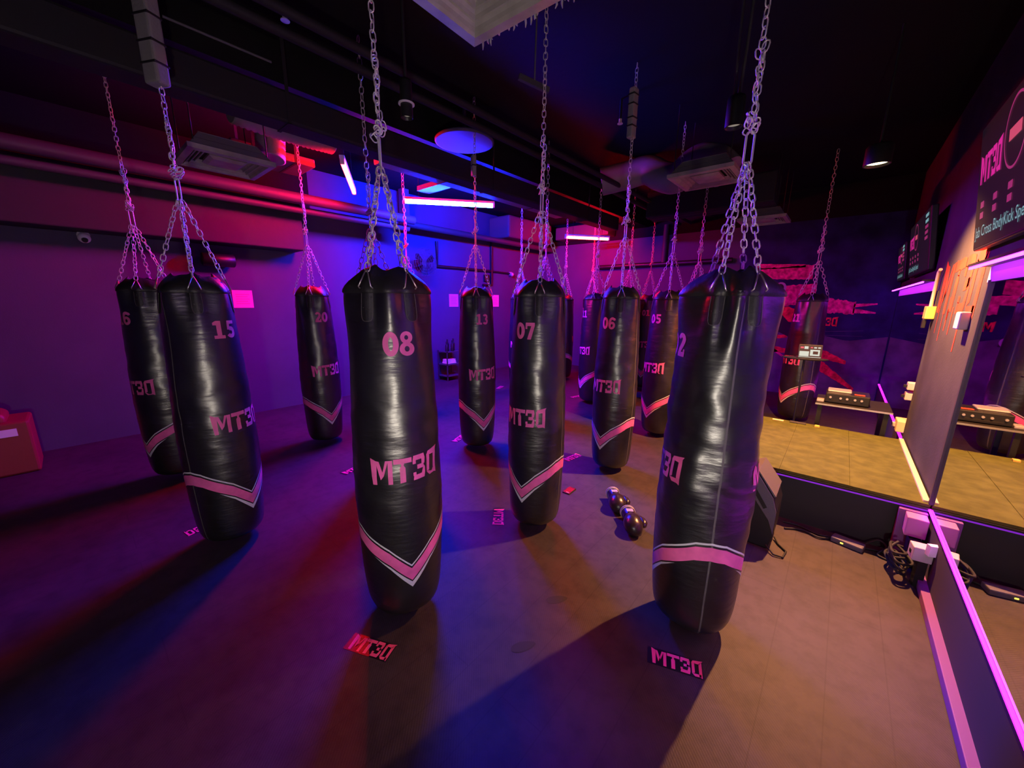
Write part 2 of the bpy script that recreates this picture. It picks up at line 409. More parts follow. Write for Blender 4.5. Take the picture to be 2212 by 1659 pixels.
def heavy_bag(num,xy,alpha,label,hi=True,scale=1,wr=1,seed=1,dz=0,sleeve=None,bend=(0,0),tabs=(45,135,225,315),group='heavy bags hung in rows'):
    th=math.atan2(xy[0],xy[1]); az=th+PI-math.radians(alpha)
    rz=PI/2-az
    root=empty('heavy_bag',(xy[0],xy[1],dz),rz,label,'punching bag',group)
    tabs=sorted(math.radians(t%360) for t in tabs); f=surf_fn(seed,scale,wr,tabs,bend)
    bag_body(num,f,hi,root)
    # collar that gathers the mouth of the bag between the four hooks
    mb=MB(); n=64 if hi else 32; rings=[]
    for (z,r) in ((1.648,.1700),(1.653,.1738),(1.668,.1728),(1.690,.165),(1.715,.150),(1.740,.128),(1.762,.106),(1.768,.098),(1.766,.093),(1.74,.105),(1.70,.12)):
        rr=[]
        for j in range(n):
            p=2*PI*j/n; s_=fold(p,tabs); q=max(0,(z-1.652)/.118)
            base=f(p,1.655); k=math.hypot(base.x,base.y)/.168; k=k*(1-q)+scale*q if q<1 else scale
            r2=r*k*(1+q*.10*(s_-.5)); zz=z-.022*q*s_+.003*S(9*p+seed)*q
            rr.append(Vector((r2*CO(p),r2*S(p),zz)))
        rings.append(rr)
    mb.ring(rings,0,caps=True); mb.build('collar',M['leather2'],root)
    v=(seed%3) if hi else 3
    for i in range(4):
        a=tabs[i]
        # sewn tongue under the hook
        if hi:
            mb=MB(); vs=[];fs=[]; w=.026
            rows=[(1.648,1),(1.62,1),(1.59,1),(1.56,.97),(1.545,.86),(1.535,.62),(1.532,.2)]
            for ri,(z,ww) in enumerate(rows):
                for j in range(5): vs.append(f(a+(j-2)/2*w*ww/.172,z,.0035))
                if ri:
                    for j in range(4):
                        q=ri*5+j; fs.append((q,q+1,q-4,q-5))
            mb.add(vs,fs,0,True)
            edge=[f(a-w*ww/.172,z,.0042) for z,ww in rows]+[f(a+w*ww/.172,z,.0042) for z,ww in reversed(rows)]
            mb.tube(edge,.0013,4,1); 
            st=[f(a-w*.6/.172,1.588,.0042),f(a+w*.6/.172,1.588,.0042)]; mb.tube(st,.0012,4,1)
            mb.build('strap_tab',[M['leather2'],M['stitch']],root)
        key='tri'
        if key not in _part:
            mb=MB(); e=Vector((0,1,0)); o=Vector((1,0,0))
            mb.tube([o*.166+e*.030+Vector((0,0,1.668)),o*.177+e*.029+Vector((0,0,1.674)),o*.155+e*.003+Vector((0,0,1.742)),o*.155-e*.003+Vector((0,0,1.742)),o*.177-e*.029+Vector((0,0,1.674)),o*.166-e*.030+Vector((0,0,1.668))],.0034,6)
            ob=mb.build('triangle_ring',M['steel'],root); _part[key]=ob.data; ob.rotation_euler.z=a
        else:
            ob=bpy.data.objects.new('triangle_ring',_part[key]); C.objects.link(ob); ob.parent=root; ob.rotation_euler.z=a
        chain_obj(v,'legs',i,'bag_chain',root).rotation_euler.z=a
    chain_obj(v,'hook',None,'snap_hook',root); chain_obj(v,'knot',None,'knotted_chain',root); m=chain_obj(v,'main',None,'ceiling_chain',root)
    if dz: m.location.z=-dz
    if sleeve:
        z0,z1,w,bands=sleeve; mb=MB()
        mb.box(-w*.5,w*.5,-w*.35-.012,w*.35-.012,z0,z1); s=mb.build('chain_sleeve',M['foam'],root,bevel=.012)
        s['label']='grey foam pad on the chain'
        for b in bands:
            mb=MB(); mb.box(-w*.5-.003,w*.5+.003,-w*.35-.015,w*.35-.009,b,b+.012); t=mb.build('tape_band',M['tape'],s,bevel=.004)
    return root
B='black heavy bag '
heavy_bag('08',(-1.59,.97),10,B+'with pink number 08, nearest to the camera left of centre',True,1,1,1,tabs=(-41, 22, 139, 204))
heavy_bag('07',(-1.535,2.05),-29,B+'with pink number 07, between bags 08 and 06 in the row',True,.96,1,2,tabs=(29, 119, 209, 299))
heavy_bag('06',(-1.55,3.30),-32,B+'with pink number 06 and a taped foam pad high on its chain',True,.96,1,4,sleeve=(2.955,3.325,.075,(3.04,3.10,3.20,3.27)),tabs=(32, 122, 212, 302))
heavy_bag('05',(-1.57,4.60),-40,B+'with pink number 05, brown-lit, behind bag 06',True,1,1,5,tabs=(40, 130, 220, 310))
heavy_bag('02',(-.385,1.885),-73,B+'large and bulging, at right, showing only a pink 2 at its edge',True,1.0,1.9,3,bend=(.0,-.018),tabs=(58, 108, 238, 290))
heavy_bag('15',(-2.99,.52),37,B+'with pink number 15, at left, grey foam pad on chain',True,1,1,6,sleeve=(2.74,3.16,.10,(2.83,2.93,3.05)),tabs=(-37, 53, 143, 233))
heavy_bag('13',(-2.94,2.82),20,B+'with number 13, reddish top, small pad on its chain',True,.97,1,7,sleeve=(2.815,3.0,.062,(2.90,)),tabs=(-20, 70, 160, 250))
heavy_bag('20',(-4.37,1.75),22,B+'with number 20 against the purple wall, lit red on top',True,.97,1,8,tabs=(-32, 58, 148, 238))
heavy_bag('16',(-4.45,.45),-62,B+'in deep shadow, half hidden behind bag 15 at far left',True,1,1,9,dz=.02)
heavy_bag('18',(-4.40,5.32),-12,B+'with number 18, blue-lit, peeking out left of bag 07',False,1,1,10)
heavy_bag('17',(-4.40,6.74),-75,B+'small and far, in the gap right of bag 07',False,1,1,11)
heavy_bag('12',(-4.40,7.85),95,B+'far and dark on a red-lit chain under the red tube',False,1,1,12)
heavy_bag('11',(-2.97,5.42),-58,B+'with blue-lit top and a single 1 showing, left of bag 06',False,1,1,13)
heavy_bag('01',(-2.75,7.0),-8,B+'small with number 01, purple, between bags 06 and 05',False,1,1,14)
heavy_bag('03',(-1.60,5.75),-75,B+'purple-lit, mostly hidden behind the large right bag',False,1,1,15)
heavy_bag('21',(-.35,6.55),-50,B+'hanging alone behind the stage in front of the mural',False,1,1,16)
heavy_bag('10',(-2.97,1.69),30,B+'hidden behind bag 08, only its magenta chains showing',False,1,1,17)
heavy_bag('12',(-4.40,2.98),20,B+'hidden behind bag 08, only its thin violet chain showing',False,1,1,18)
heavy_bag('17',(-2.97,4.08),-20,B+'hidden behind bag 07, a violet chain strand showing',False,1,1,19)
heavy_bag('16',(-2.97,6.60),-20,B+'hidden behind bag 06, its violet chain beside the chain of 06',False,1,1,20)

# ------------------------------------------------------------------ room shell
XL,XR,YB,YF=-6.27,.60,8.45,-4.2
def struct(mb,name,m,parent=None,bevel=0):
    o=mb.build(name,m,parent,bevel); o['kind']='structure'; return o
struct(MB().box(XL-.2,XR+.25,YF-.2,YB+.2,-.12,0),'floor',M['floor'])
struct(MB().box(XL-.2,XR+.25,YF-.2,YB+.2,CEIL,CEIL+.12),'ceiling',M['ceil'])
struct(MB().box(XL-.15,XL,YF,YB,0,CEIL),'wall_left',M['wall'])
struct(MB().box(XL-.15,XR+.2,YB,YB+.15,0,CEIL),'wall_back',M['wall'])
struct(MB().box(XL-.15,XR+.2,YF-.15,YF,0,CEIL),'wall_front',M['darkwall'])
struct(MB().box(XR,XR+.2,YF,YB,0,CEIL),'wall_right',M['brown'])
# dark upper part of the back wall
struct(MB().box(XL,XR,YB-.012,YB,3.0,CEIL),'trim_1',M['blackmatte'])
struct(MB().box(XL,XL+.012,YF,2.6,2.9,CEIL),'trim_5',M['blackmatte'])
# low ledge and black board under the mirrors
struct(MB().box(XR-.045,XR,-1.6,3.2,0,.05),'baseboard_right',M['ledtrim'],bevel=.004)
struct(MB().box(XR-.008,XR,-1.6,3.34,.05,.355),'trim_2',M['darkwall'])
struct(MB().box(XR-.008,XR,5.02,YB,.0,.355),'trim_3',M['darkwall'])

# mirrors
mb=MB().box(XR-.008,XR,-1.6,3.37,.372,1.745); o=mb.build('wall_mirror',M['mirror']); tag(o,'large near wall mirror starting at the front edge of the stage','mirror')
mb=MB().box(XR-.008,XR,5.02,YB-.02,.372,1.745); o=mb.build('wall_mirror',M['mirror']); tag(o,'far wall mirror behind the DJ table','mirror')
def led(y0,y1,x,z0,z1,mt,label):
    e=empty('led_strip',(x,y0,z0),0,label,'LED strip')
    MB().box(-.006,.006,0,y1-y0,0,z1-z0).build('lit_strip',M[mt],e)
    MB().box(.006,.010,0,y1-y0,-.004,z1-z0+.004).build('channel',M['black'],e)
led(-1.6,3.36,XR-.012,.358,.365,'purpleled','purple LED strip along the bottom edge of the near mirror')
led(5.02,YB-.05,XR-.012,.358,.365,'purpleled','purple LED strip along the bottom edge of the far mirror')
for y0,y1,lb in ((-1.6,3.45,'purple-lit ledge along the top of the near mirror'),(5.2,YB-.1,'purple-lit ledge along the top of the far mirror')):
    e=empty('light_ledge',(XR,y0,1.75),0,lb,'light ledge')
    MB().box(-.10,-.0,0,y1-y0,.085,.10).build('top_shelf',M['black'],e)
    MB().box(-.012,0,0,y1-y0,0,.085).build('fascia',M['trim'],e)
    MB().box(-.096,-.086,0.02,y1-y0-.02,.072,.084).build('led_strip',M['purpleledtop'],e)
# vertical steel edge of the near mirror
struct(MB().box(XR-.02,XR,3.365,3.385,.39,1.76),'trim_4',M['pipe'])

# ------------------------------------------------------------------ stage
SX0,SX1,SY0,SY1,SZ=-.80,XR-.012,3.36,4.90,.392
e=empty('stage_platform',((SX0+SX1)/2,SY0,0),0,'low stage covered in olive mats with a black front by the mirrors','stage')
ox=-(SX0+SX1)/2
MB().box(SX0+ox,SX1+ox,.02,SY1-SY0,0.0,SZ-.022).build('base_box',M['stageblk'],e)
for a,b in ((SX0,-.2),(-.2,.205),(.205,SX1)):
    MB().box(a+ox+.0006,b+ox-.0006,.0,SY1-SY0,SZ-.020,SZ+(.0012 if a==-.2 else 0)).build('mat_panel',M['stagetop'],e,bevel=.001)
MB().box(SX0+ox,SX1+ox,-.012,.02,SZ-.034,SZ-.021).build('front_lip',M['black'],e)
MB().box(SX0+ox,SX1+ox,.008,.0195,SZ-.052,SZ-.040).build('led_strip',M['violetled'],e)
MB().box(SX1+ox-.03,SX1+ox,.03,SY1-SY0,SZ,SZ+.012).build('edge_trim',M['cream'],e)

# ------------------------------------------------------------------ graffiti and wall boxes on the brown wall
def flat_logo(mb,h,fn,mt=0,quads=None):
    for q in (quads or logo(h)): mb.add([fn(p.x,p.y) for p in q],[(0,1,2,3)],mt)
mb=MB()
rnd=random.Random(5)
flat_logo(mb,.40,lambda u,v:Vector((XR-.0015,4.28-u*1.25,1.76+v+.02*noise.noise(Vector((u*9,v*9,0))))))
for k in range(8):   # drips of paint
    y=4.28+rnd.uniform(-.55,.55); z1=1.62+rnd.uniform(-.05,.1); z0=z1-rnd.uniform(.08,.30); w=rnd.uniform(.006,.022)
    mb.quad((XR-.0016,y+w,z1),(XR-.0016,y-w,z1),(XR-.0016,y-w*.6,z0),(XR-.0016,y+w*.6,z0))
o=mb.build('wall_graffiti',M['orange']); tag(o,'orange spray-painted MT3D lettering on the brown wall','graffiti')
e=empty('wall_switch_box',(XR,5.0,1.50),0,'yellow box with a cream conduit rising from it on the brown wall','switch box')
MB().box(-.06,0,-.07,.07,0,.11).build('box',M['yellow'],e,bevel=.006)
MB().tube([(-.03,0,.11),(-.03,0,.40),(-.03,-.05,.42)],.013,8).build('conduit',M['cream'],e)
MB().box(-.065,-.04,-.05,-.0,-.08,0).build('plug',M['black'],e,bevel=.004)
o=MB().box(XR-.05,XR,3.66,3.78,1.47,1.58).build('socket_box',M['whitep'],bevel=.008); tag(o,'white socket box under the graffiti beside the mirror edge','socket box',)
for (y,z,lb) in ((5.08,.875,'upper of two white socket boxes at far edge of brown wall'),(5.10,.775,'lower of two white socket boxes at far edge of brown wall')):
    e=empty('wall_socket',(XR,y,z),0,lb,'socket')
    MB().box(-.05,0,-.045,.045,-.035,.035).build('body',M['whitep'],e,bevel=.006)
    MB().box(-.075,-.05,-.025,.0,-.015,.012).build('plug',M['black'],e,bevel=.004)
e=empty('wall_socket',(XR,5.16,.47),0,'cream double socket low on the wall just behind the stage corner','socket')
MB().box(-.06,0,-.11,.09,-.05,.06).build('body',M['cream'],e,bevel=.008)
MB().box(-.085,-.06,-.02,.03,-.02,.02).build('plug',M['whitep'],e,bevel=.004)

# ------------------------------------------------------------------ televisions above the mirror
def font_quads(text,size):
    cu=bpy.data.curves.new('t','FONT'); cu.body=text; cu.size=size; cu.align_x='LEFT'; cu.resolution_u=3
    ob=bpy.data.objects.new('t',cu); C.objects.link(ob)
    dg=bpy.context.evaluated_depsgraph_get(); me=bpy.data.meshes.new_from_object(ob.evaluated_get(dg))
    vs=[v.co.copy() for v in me.vertices]; fs=[tuple(p.vertices) for p in me.polygons]
    bpy.data.objects.remove(ob); bpy.data.curves.remove(cu); bpy.data.meshes.remove(me)
    return vs,fs
def television(y0,y1,zb,h,xb,tilt,label,rich=True):
    """y1 is the far end; u runs from the far end towards the viewer"""
    W=y1-y0
    e=empty('television',(xb,(y0+y1)/2,zb),0,label,'television','televisions above the mirrors'); 
    R=Matrix.Rotation(-tilt,4,'Y')
    MB().box(0,.05,-W/2,W/2,0,h,0,R).build('housing',M['black'],e,bevel=.008)
    def P(u,v,d=.002): return R@Vector((-d,W/2-u,v))
    mb=MB(); mb.quad(P(.012,.014,.001),P(W-.012,.014,.001),P(W-.012,h-.012,.001),P(.012,h-.012,.001),0)
    lw=h*.22
    for q in logo(lw): mb.add([P(.06+lw*1.28+p.x,h*.64+p.y,.003) for p in q],[(0,1,2,3)],1)
    cx=.06+lw*1.28*2+h*.30
    for q in ringq(cx,h*.70,h*.24,h*.24,h*.222,h*.222,n=48): mb.add([P(p.x,p.y,.003) for p in q],[(0,1,2,3)],4)
    for q in rect(cx-h*.13,cx+h*.13,h*.66,h*.74,1,1): mb.add([P(p.x,p.y,.003) for p in q],[(0,1,2,3)],2)
    for i in range(4):
        u=.12+i*h*.36
        for z in (h*.33,h*.245):
            mb.quad(P(u,z,.003),P(u+h*.10,z,.003),P(u+h*.10,z+h*.05,.003),P(u,z+h*.05,.003),4)
    vs,fs=font_quads('Jab Cross BodyKick Speed',h*.125)
    mb.add([P(.05+v.x,h*.10+v.y,.003) for v in vs],fs,3)
    for i in range(5):
        z=h*(.88-.09*i); mb.quad(P(W-.30,z,.003),P(W-.12,z,.003),P(W-.12,z+.03,.003),P(W-.30,z+.03,.003),3 if i<2 else 4)
    mb.build('screen',[M['screen'],M['scrpink'],M['scrlite'],M['scrteal'],M['scrdim']],e)
    MB().box(.0,XR-xb-.001,-.2,.2,h*.30,h*.55).build('wall_bracket',M['black'],e)
TL='black television with pink screen graphics, '
television(2.35,3.72,1.945,.70,.545,.12,TL+'nearest, above the near mirror')
television(5.48,7.0,1.95,.60,.545,.12,TL+'middle of the three, above the far mirror')
television(7.50,8.42,1.96,.50,.545,.12,TL+'farthest, beside the corner of the mural')

# ------------------------------------------------------------------ mural on the back wall
mb=MB(); YM=YB-.012
def poly(pts,mt,d=0): mb.add([(x,YM-.002-d,z) for x,z in pts],[tuple(range(len(pts)))],mt)
mb.box(-1.62,XR-.01,YM,YB,0.0,3.0,0)
poly([(-1.6,.0),(.58,.0),(.58,1.12),(.1,1.02),(-.5,1.16),(-1.6,1.05)],1,.001)
def brush(p0,p1,w0,w1,mt,d,seed,n=26):
    """ragged stroke from p0 to p1"""
    r_=random.Random(seed); top=[];bot=[]
    for i in range(n+1):
        t=i/n; x=p0[0]+(p1[0]-p0[0])*t; z=p0[1]+(p1[1]-p0[1])*t; w=(w0+(w1-w0)*t)/2
        top.append((x,z+w+r_.uniform(-.35,.35)*w*.35)); bot.append((x,z-w+r_.uniform(-.35,.35)*w*.35))
    for i in range(n): mb.add([(bot[i][0],YM-.002-d,bot[i][1]),(bot[i+1][0],YM-.002-d,bot[i+1][1]),(top[i+1][0],YM-.002-d,top[i+1][1]),(top[i][0],YM-.002-d,top[i][1])],[(0,1,2,3)],mt)
brush((-1.5,2.16),(-.50,2.15),.16,.24,2,.002,1); brush((-1.35,2.28),(-.62,2.26),.10,.05,2,.002,2)
brush((-1.5,1.80),(-.42,1.86),.20,.20,2,.002,3); brush((-1.45,1.66),(-.30,1.70),.30,.10,2,.003,4)
brush((-.42,1.62),(.12,1.56),.26,.20,2,.002,5); brush((.10,1.60),(.38,1.63),.06,.02,2,.002,6); brush((.10,1.52),(.38,1.49),.08,.02,2,.002,7)
brush((-1.45,1.50),(-.60,1.42),.40,.22,3,.003,8); brush((-1.1,1.36),(-.62,1.34),.14,.06,3,.004,9)
brush((-1.25,.98),(-.72,1.05),.10,.05,3,.003,10); brush((-1.3,.84),(-.62,.78),.18,.06,3,.003,11); brush((-.9,.80),(-.55,.55),.06,.02,2,.003,12)
brush((-.32,.82),(.14,.66),.20,.06,3,.003,13); brush((-.30,.66),(.30,.22),.22,.05,3,.004,14)
poly([(-1.28,.95),(-1.18,1.35),(-1.05,1.62),(-1.0,1.82),(-.90,1.88),(-.84,1.76),(-.90,1.60),(-.84,1.42),(-.66,1.22),(-.52,1.18),(-.50,1.06),(-.66,1.02),(-.86,1.12),(-.95,.95)],4,.006)
for cx,cz,r1 in ((-.93,1.90,.085),(-.56,1.12,.055)):
    poly([(cx+r1*CO(2*PI*i/18),cz+r1*1.15*S(2*PI*i/18)) for i in range(18)],5,.007)
    poly([(cx-.01+r1*.7*CO(2*PI*i/18),cz+r1*.8*S(2*PI*i/18)) for i in range(18)],4,.008)
for q in logo(.14): mb.add([(-.25+p.x,YM-.010,1.33+p.y) for p in q],[(0,1,2,3)],3)
for k in range(5): brush((-.25+.02*k,1.16-.06*k),(.28,1.20-.09*k),.008,.004,1,.003,30+k,10)
o=mb.build('wall_mural',[M['navy'],M['purplepaint'],M['magenta'],M['crimson'],M['muraldark'],M['lilac']]); tag(o,'navy mural with torn pink and red brush strokes on the back wall','mural')

# ------------------------------------------------------------------ things on the ceiling and the left wall
def along(name,m,x0,x1,y0,y1,z0,z1,label=None,cat=None,kind=None,bevel=0,straps=False):
    o=tag(MB().box(x0,x1,y0,y1,z0,z1).build(name,m,None,bevel),label,cat,None,kind)
    if straps:
        L=y1-y0; n=max(2,round(L/2.2))
        for k in range(n):
            y=y0+L*(k+.5)/n; mb=MB()
            for x in (x0-.004,x1): mb.box(x,x+.004,y-.012,y+.012,z0-.004,CEIL)
            mb.box(x0-.004,x1+.004,y-.012,y+.012,z0-.004,z0); mb.build('hanger_strap',M['duct'],o)
    return o
along('beam',M['ceil'],-3.80,-3.45,YF,YB,3.20,CEIL,kind='structure')
along('boxed_duct',M['duct'],-3.55,-3.33,-2.0,6.8,2.90,3.12,'long dark square duct running under the ceiling towards the back wall','duct',bevel=.02,straps=True)
along('foil_duct',M['foil'],-3.90,-3.72,2.30,5.6,2.98,3.04,'flat foil-wrapped duct lit red and blue beside the tubes','duct',bevel=.012,straps=True)
along('wall_duct',M['ductd'],XL,-5.90,YF,2.33,2.29,2.90,'large grey box duct along the top of the left wall','duct',bevel=.015)
for x,z,r,lb in ((-5.50,2.885,.065,'upper of the two red-lit pipes along the left wall'),(-5.66,2.775,.045,'lower of the two red-lit pipes along the left wall')):
    tag(MB().tube([(x,-3.5,z),(x,3.9,z)],r,16).build('ceiling_pipe',M['pipe']),lb,'pipe','ceiling pipes')
tag(MB().tube([(-5.9,4.0,2.90),(-5.9,8.4,2.90)],.055,14).build('ceiling_pipe',M['pipe']),'blue-lit pipe along the far left wall under the blue tube','pipe','ceiling pipes')
tag(MB().tube([(-2.6,.50,2.90),(-2.6,.95,2.90)],.006,8).build('ceiling_conduit',M['ductg']),'thin grey conduit under the dark ceiling at upper left','conduit')
for x in (-2.55,-2.75):
    tag(MB().tube([(x,-2.0,3.16),(x,8.3,3.16)],.03,10).build('ceiling_conduit',M['duct']),'dark conduit running beside another above the middle of the room','conduit','dark ceiling conduits')
along('cable_tray',M['foilred'],-5.10,-4.62,1.25,2.02,3.03,3.11,'wide dark tray below the red-lit flexible duct','cable tray',bevel=.01,straps=True)
along('cable_riser',M['ductg'],-6.16,-6.04,4.07,4.20,2.86,CEIL-.0,'narrow blue-lit vertical cable riser left of the blue tube','cable riser')
along('air_handler',M['ductg'],-6.2,-5.6,6.35,7.9,2.95,3.4,'box-shaped air handler at the far left near the ceiling','air handler',bevel=.04)
along('sloped_cover',M['ductg'],-4.72,-4.0,3.42,3.62,3.10,3.16,'small flat cover lit magenta above the blue tube','cover')
along('boxed_duct',M['ductg'],-5.6,-4.2,8.06,8.42,3.08,3.36,'box duct glowing red above the far red tube','duct',bevel=.02)
along('boxed_duct',M['duct'],-2.6,-.9,6.2,6.6,2.92,3.3,'dark box duct crossing behind bag 05 chain','duct',bevel=.02,straps=True)
def flex(name,path,r,m,label,ribs=True):
    P=[Vector(p) for p in path]; pts=[]; R=[]
    K=len(P)-1; n=K*14
    for i in range(n+1):
        t=i/n*K; k=min(int(t),K-1); u=t-k
        a=P[max(k-1,0)];b=P[k];c=P[k+1];d=P[min(k+2,K)]
        pts.append(.5*((2*b)+(c-a)*u+(2*a-5*b+4*c-d)*u*u+(3*b-a-3*c+d)*u**3)); R.append(r*(1+(.05 if i%2 else -.04)*ribs))
    return tag(MB().tube(pts,R,22).build(name,m),label,'duct','flexible ducts')
flex('flexible_duct',[(-4.12,1.15,3.18),(-4.14,1.45,3.17),(-4.14,1.75,3.17),(-4.14,2.0,3.18)],.12,M['foil'],'ribbed flexible duct glowing red beside the first red tube')
flex('flexible_duct',[(-4.38,1.50,2.93),(-4.40,1.52,3.08),(-4.43,1.54,3.22),(-4.44,1.54,3.36)],.12,M['foil'],'flexible duct feeding the left ceiling vent, red-lit')
flex('flexible_duct',[(-1.20,4.95,3.02),(-1.34,4.98,3.16),(-1.55,5.05,3.22),(-1.80,5.15,3.12),(-2.02,5.25,3.20),(-2.25,5.3,3.33),(-2.5,5.25,3.30),(-2.8,5.1,3.24)],.175,M['foil'],'fat sagging purple flexible duct behind the middle ceiling vent',False)
mb=MB(); rr=[]
for z,r in ((3.23,.28),(3.215,.30),(3.20,.30),(3.195,.285)): rr.append([Vector((-3.19+r*CO(2*PI*j/40),2.92+r*S(2*PI*j/40),z)) for j in range(40)])
mb.ring(rr,0); mb.tube([(-3.19,2.92,3.225),(-3.19,2.92,CEIL)],.02,8)
tag(mb.build('round_ceiling_disc',M['wall']),'round disc under the ceiling lit blue above bag 13','disc')

def vent(c,size,rz,label,plenum=True):
    e=empty('ceiling_vent',c,rz,label,'ceiling vent','square ceiling vents'); h=size/2
    def frus(mb,a,za,b,zb,mt=0):
        A=[(-a,-a,za),(a,-a,za),(a,a,za),(-a,a,za)]; Bq=[(-b,-b,zb),(b,-b,zb),(b,b,zb),(-b,b,zb)]
        mb.add(A+Bq,[(i,(i+1)%4,(i+1)%4+4,i+4) for i in range(4)],mt)
    mb=MB(); frus(mb,h,0,h-.045,-.006); frus(mb,h-.045,-.006,h-.055,.012); frus(mb,h,0,h,.035); mb.build('frame',M['vent'],e)
    for k in range(3):
        a=h-.058-k*.033; z=.002+.010*k; pr_=[(a,z),(a-.003,z+.012),(a-.010,z+.021),(a-.020,z+.024),(a-.027,z+.022),(a-.020,z+.027),(a-.004,z+.018),(a+.001,z)]
        mb=MB()
        for (a1,z1),(a2,z2) in zip(pr_,pr_[1:]): frus(mb,a1,z1,a2,z2)
        mb.build('louvre',M['vent'],e)
    q=h*.44
    mb=MB(); frus(mb,q,.020,q-.03,.002); mb.box(-q+.03,q-.03,-q+.03,q-.03,.002,.004); frus(mb,q,.020,q-.01,.05); mb.build('centre_plate',M['vent'],e)
    MB().box(-h+.06,h-.06,-h+.06,h-.06,.085,.095).build('backing',M['ventd'],e)
    if plenum:
        mb=MB(); frus(mb,h-.02,.036,h-.10,.15); mb.box(-h+.10,h-.10,-h+.10,h-.10,.148,.155); mb.build('plenum_hood',M['ventg'],e)
    for sx in (-1,1):
        for sy in (-1,1): MB().cyl((sx*(h-.05),sy*(h-.05),.03),(sx*(h-.05),sy*(h-.05),CEIL-c[2]),.005,n=6).build('hanger_rod',M['duct'],e)
    return e
v=vent((-.945,.93,2.60),.60,math.radians(3),'large square ceiling vent close to the camera at top centre')
rnd=random.Random(4); mb=MB()
for i in range(26):
    x=-.29+.58*rnd.random()+.02; l=rnd.choice((.012,.02,.03,.05)); mb.tube([(x,.306,.02),(x+rnd.uniform(-.004,.004),.308,.01-l*.5),(x+rnd.uniform(-.006,.006),.31,.012-l)],[.005,.004,.0015],5)
mb.tube([(-.30,.304,.012),(.30,.304,.012)],.004,5)
o=mb.build('torn_sealant_fringe',M['vent'],v)
vent((-1.25,4.45,2.84),.60,math.radians(0),'square ceiling vent with fat ducts above, left of the large right bag chain')
vent((-1.10,6.95,2.80),.60,0,'far dim ceiling vent in front of the mural wall')
vent((-4.22,1.08,2.74),.60,math.radians(0),'ceiling vent at left with a red-lit flexible duct')

def tube_lamp(p0,p1,mt,label,r=.023):
    a=Vector(p0);b=Vector(p1); d=(b-a); L=d.length; rz=math.atan2(d.y,d.x)
    e=empty('tube_lamp',a,rz,label,'tube lamp','neon coloured tube lamps')
    dz=(b.z-a.z)
    MB().box(-.03,L+.03,-.026,.026,.030,.062).build('housing',M['trim'],e,bevel=.004)
    MB().tube([(0,0,0),(L,0,0)],r,14).build('lit_tube',M[mt],e)
    for x in (-.018,L+.018):
        MB().box(x-.014,x+.014,-.022,.022,-.022,.036).build('end_cap',M['trim'],e,bevel=.004)
    for x in (L*.15,L*.85):
        MB().cyl((x,0,.06),(x,0,CEIL-a.z),.003,n=6).build('hanger_wire',M['duct'],e)
    return e
tube_lamp((-4.12,2.08,2.995),(-5.10,2.70,2.995),'redtube','near red tube lamp hanging at a slant above bag 20')
tube_lamp((-4.93,3.37,2.985),(-4.15,4.33,2.985),'bluetube','blue tube lamp with white-hot glow in the middle of the ceiling')
tube_lamp((-4.50,6.87,2.90),(-3.95,7.60,2.90),'redtube','far red tube lamp near the back wall')

def pendant(x,y,z,r,h,label,lens='dimlens',cord='rod',flange=False):
    e=empty('pendant_spotlight',(x,y,z),0,label,'spotlight','black cylinder spotlights')
    mb=MB(); rr=[]
    for zz,q in ((0.0,r),(h,r),(h+.012,r*.9),(h+.012,.004)): rr.append([Vector((q*CO(2*PI*j/32),q*S(2*PI*j/32),zz)) for j in range(32)])
    for zz,q in ((0.0,r),(0.0,r*.88),(.014,r*.82)): pass
    mb.ring(rr,0,caps=False)
    inner=[[Vector((q*CO(2*PI*j/32),q*S(2*PI*j/32),zz)) for j in range(32)] for zz,q in ((0,r),(-.002,r*.95),(.0,r*.88),(.03,r*.80))]
    mb.ring(inner,0,caps=False); mb.build('housing',M['black'],e)
    MB().cyl((0,0,.018),(0,0,.024),r*.83,n=32).build('lens',M[lens],e)
    if cord=='rod': MB().cyl((0,0,h),(0,0,CEIL-z),.008,n=8).build('rod',M['duct'],e)
    else:
        for s in (-1,1): MB().tube([(s*.012,0,h),(s*.02,0,h+.25),(s*.03,.01,CEIL-z)],.008,8).build('strap',M['pipe'],e)
    if flange: MB().cyl((0,0,h*.38),(0,0,h*.38+.006),r*1.35,n=32).build('collar_ring',M['trim'],e)
    return e
pendant(-1.978,1.387,2.60,.032,.17,'slim black spotlight with a pale ring hanging above bag 13 chain',flange=True)
pendant(-.627,2.62,2.59,.046,.14,'black cylinder spotlight on two straps beside the right bag chain',cord='strap')
pendant(.02,4.05,2.62,.078,.12,'lit warm spotlight over the stage',lens='warmlens')
# added unseen fill lamp behind the camera; its tray keeps light off the floor
e=empty('added_fill_lamp',(.38,-.35,0),0,'added fill lamp with a light-blocking tray, unseen behind the camera','lamp')
MB().cyl((0,0,0),(0,0,.02),.14,n=28).build('base',M['black'],e)
MB().cyl((0,0,.02),(0,0,.775),.012,n=10).build('pole',M['black'],e)
mb=MB(); mb.ring([[Vector((r*CO(2*PI*j/32),r*S(2*PI*j/32),z)) for j in range(32)] for z,r in ((.775,.02),(.775,.165),(.782,.165),(.782,.02))],0); mb.build('blocker_tray',M['black'],e)
MB().ball((0,0,.84),.028,8).build('bulb',M['fillglow'],e)

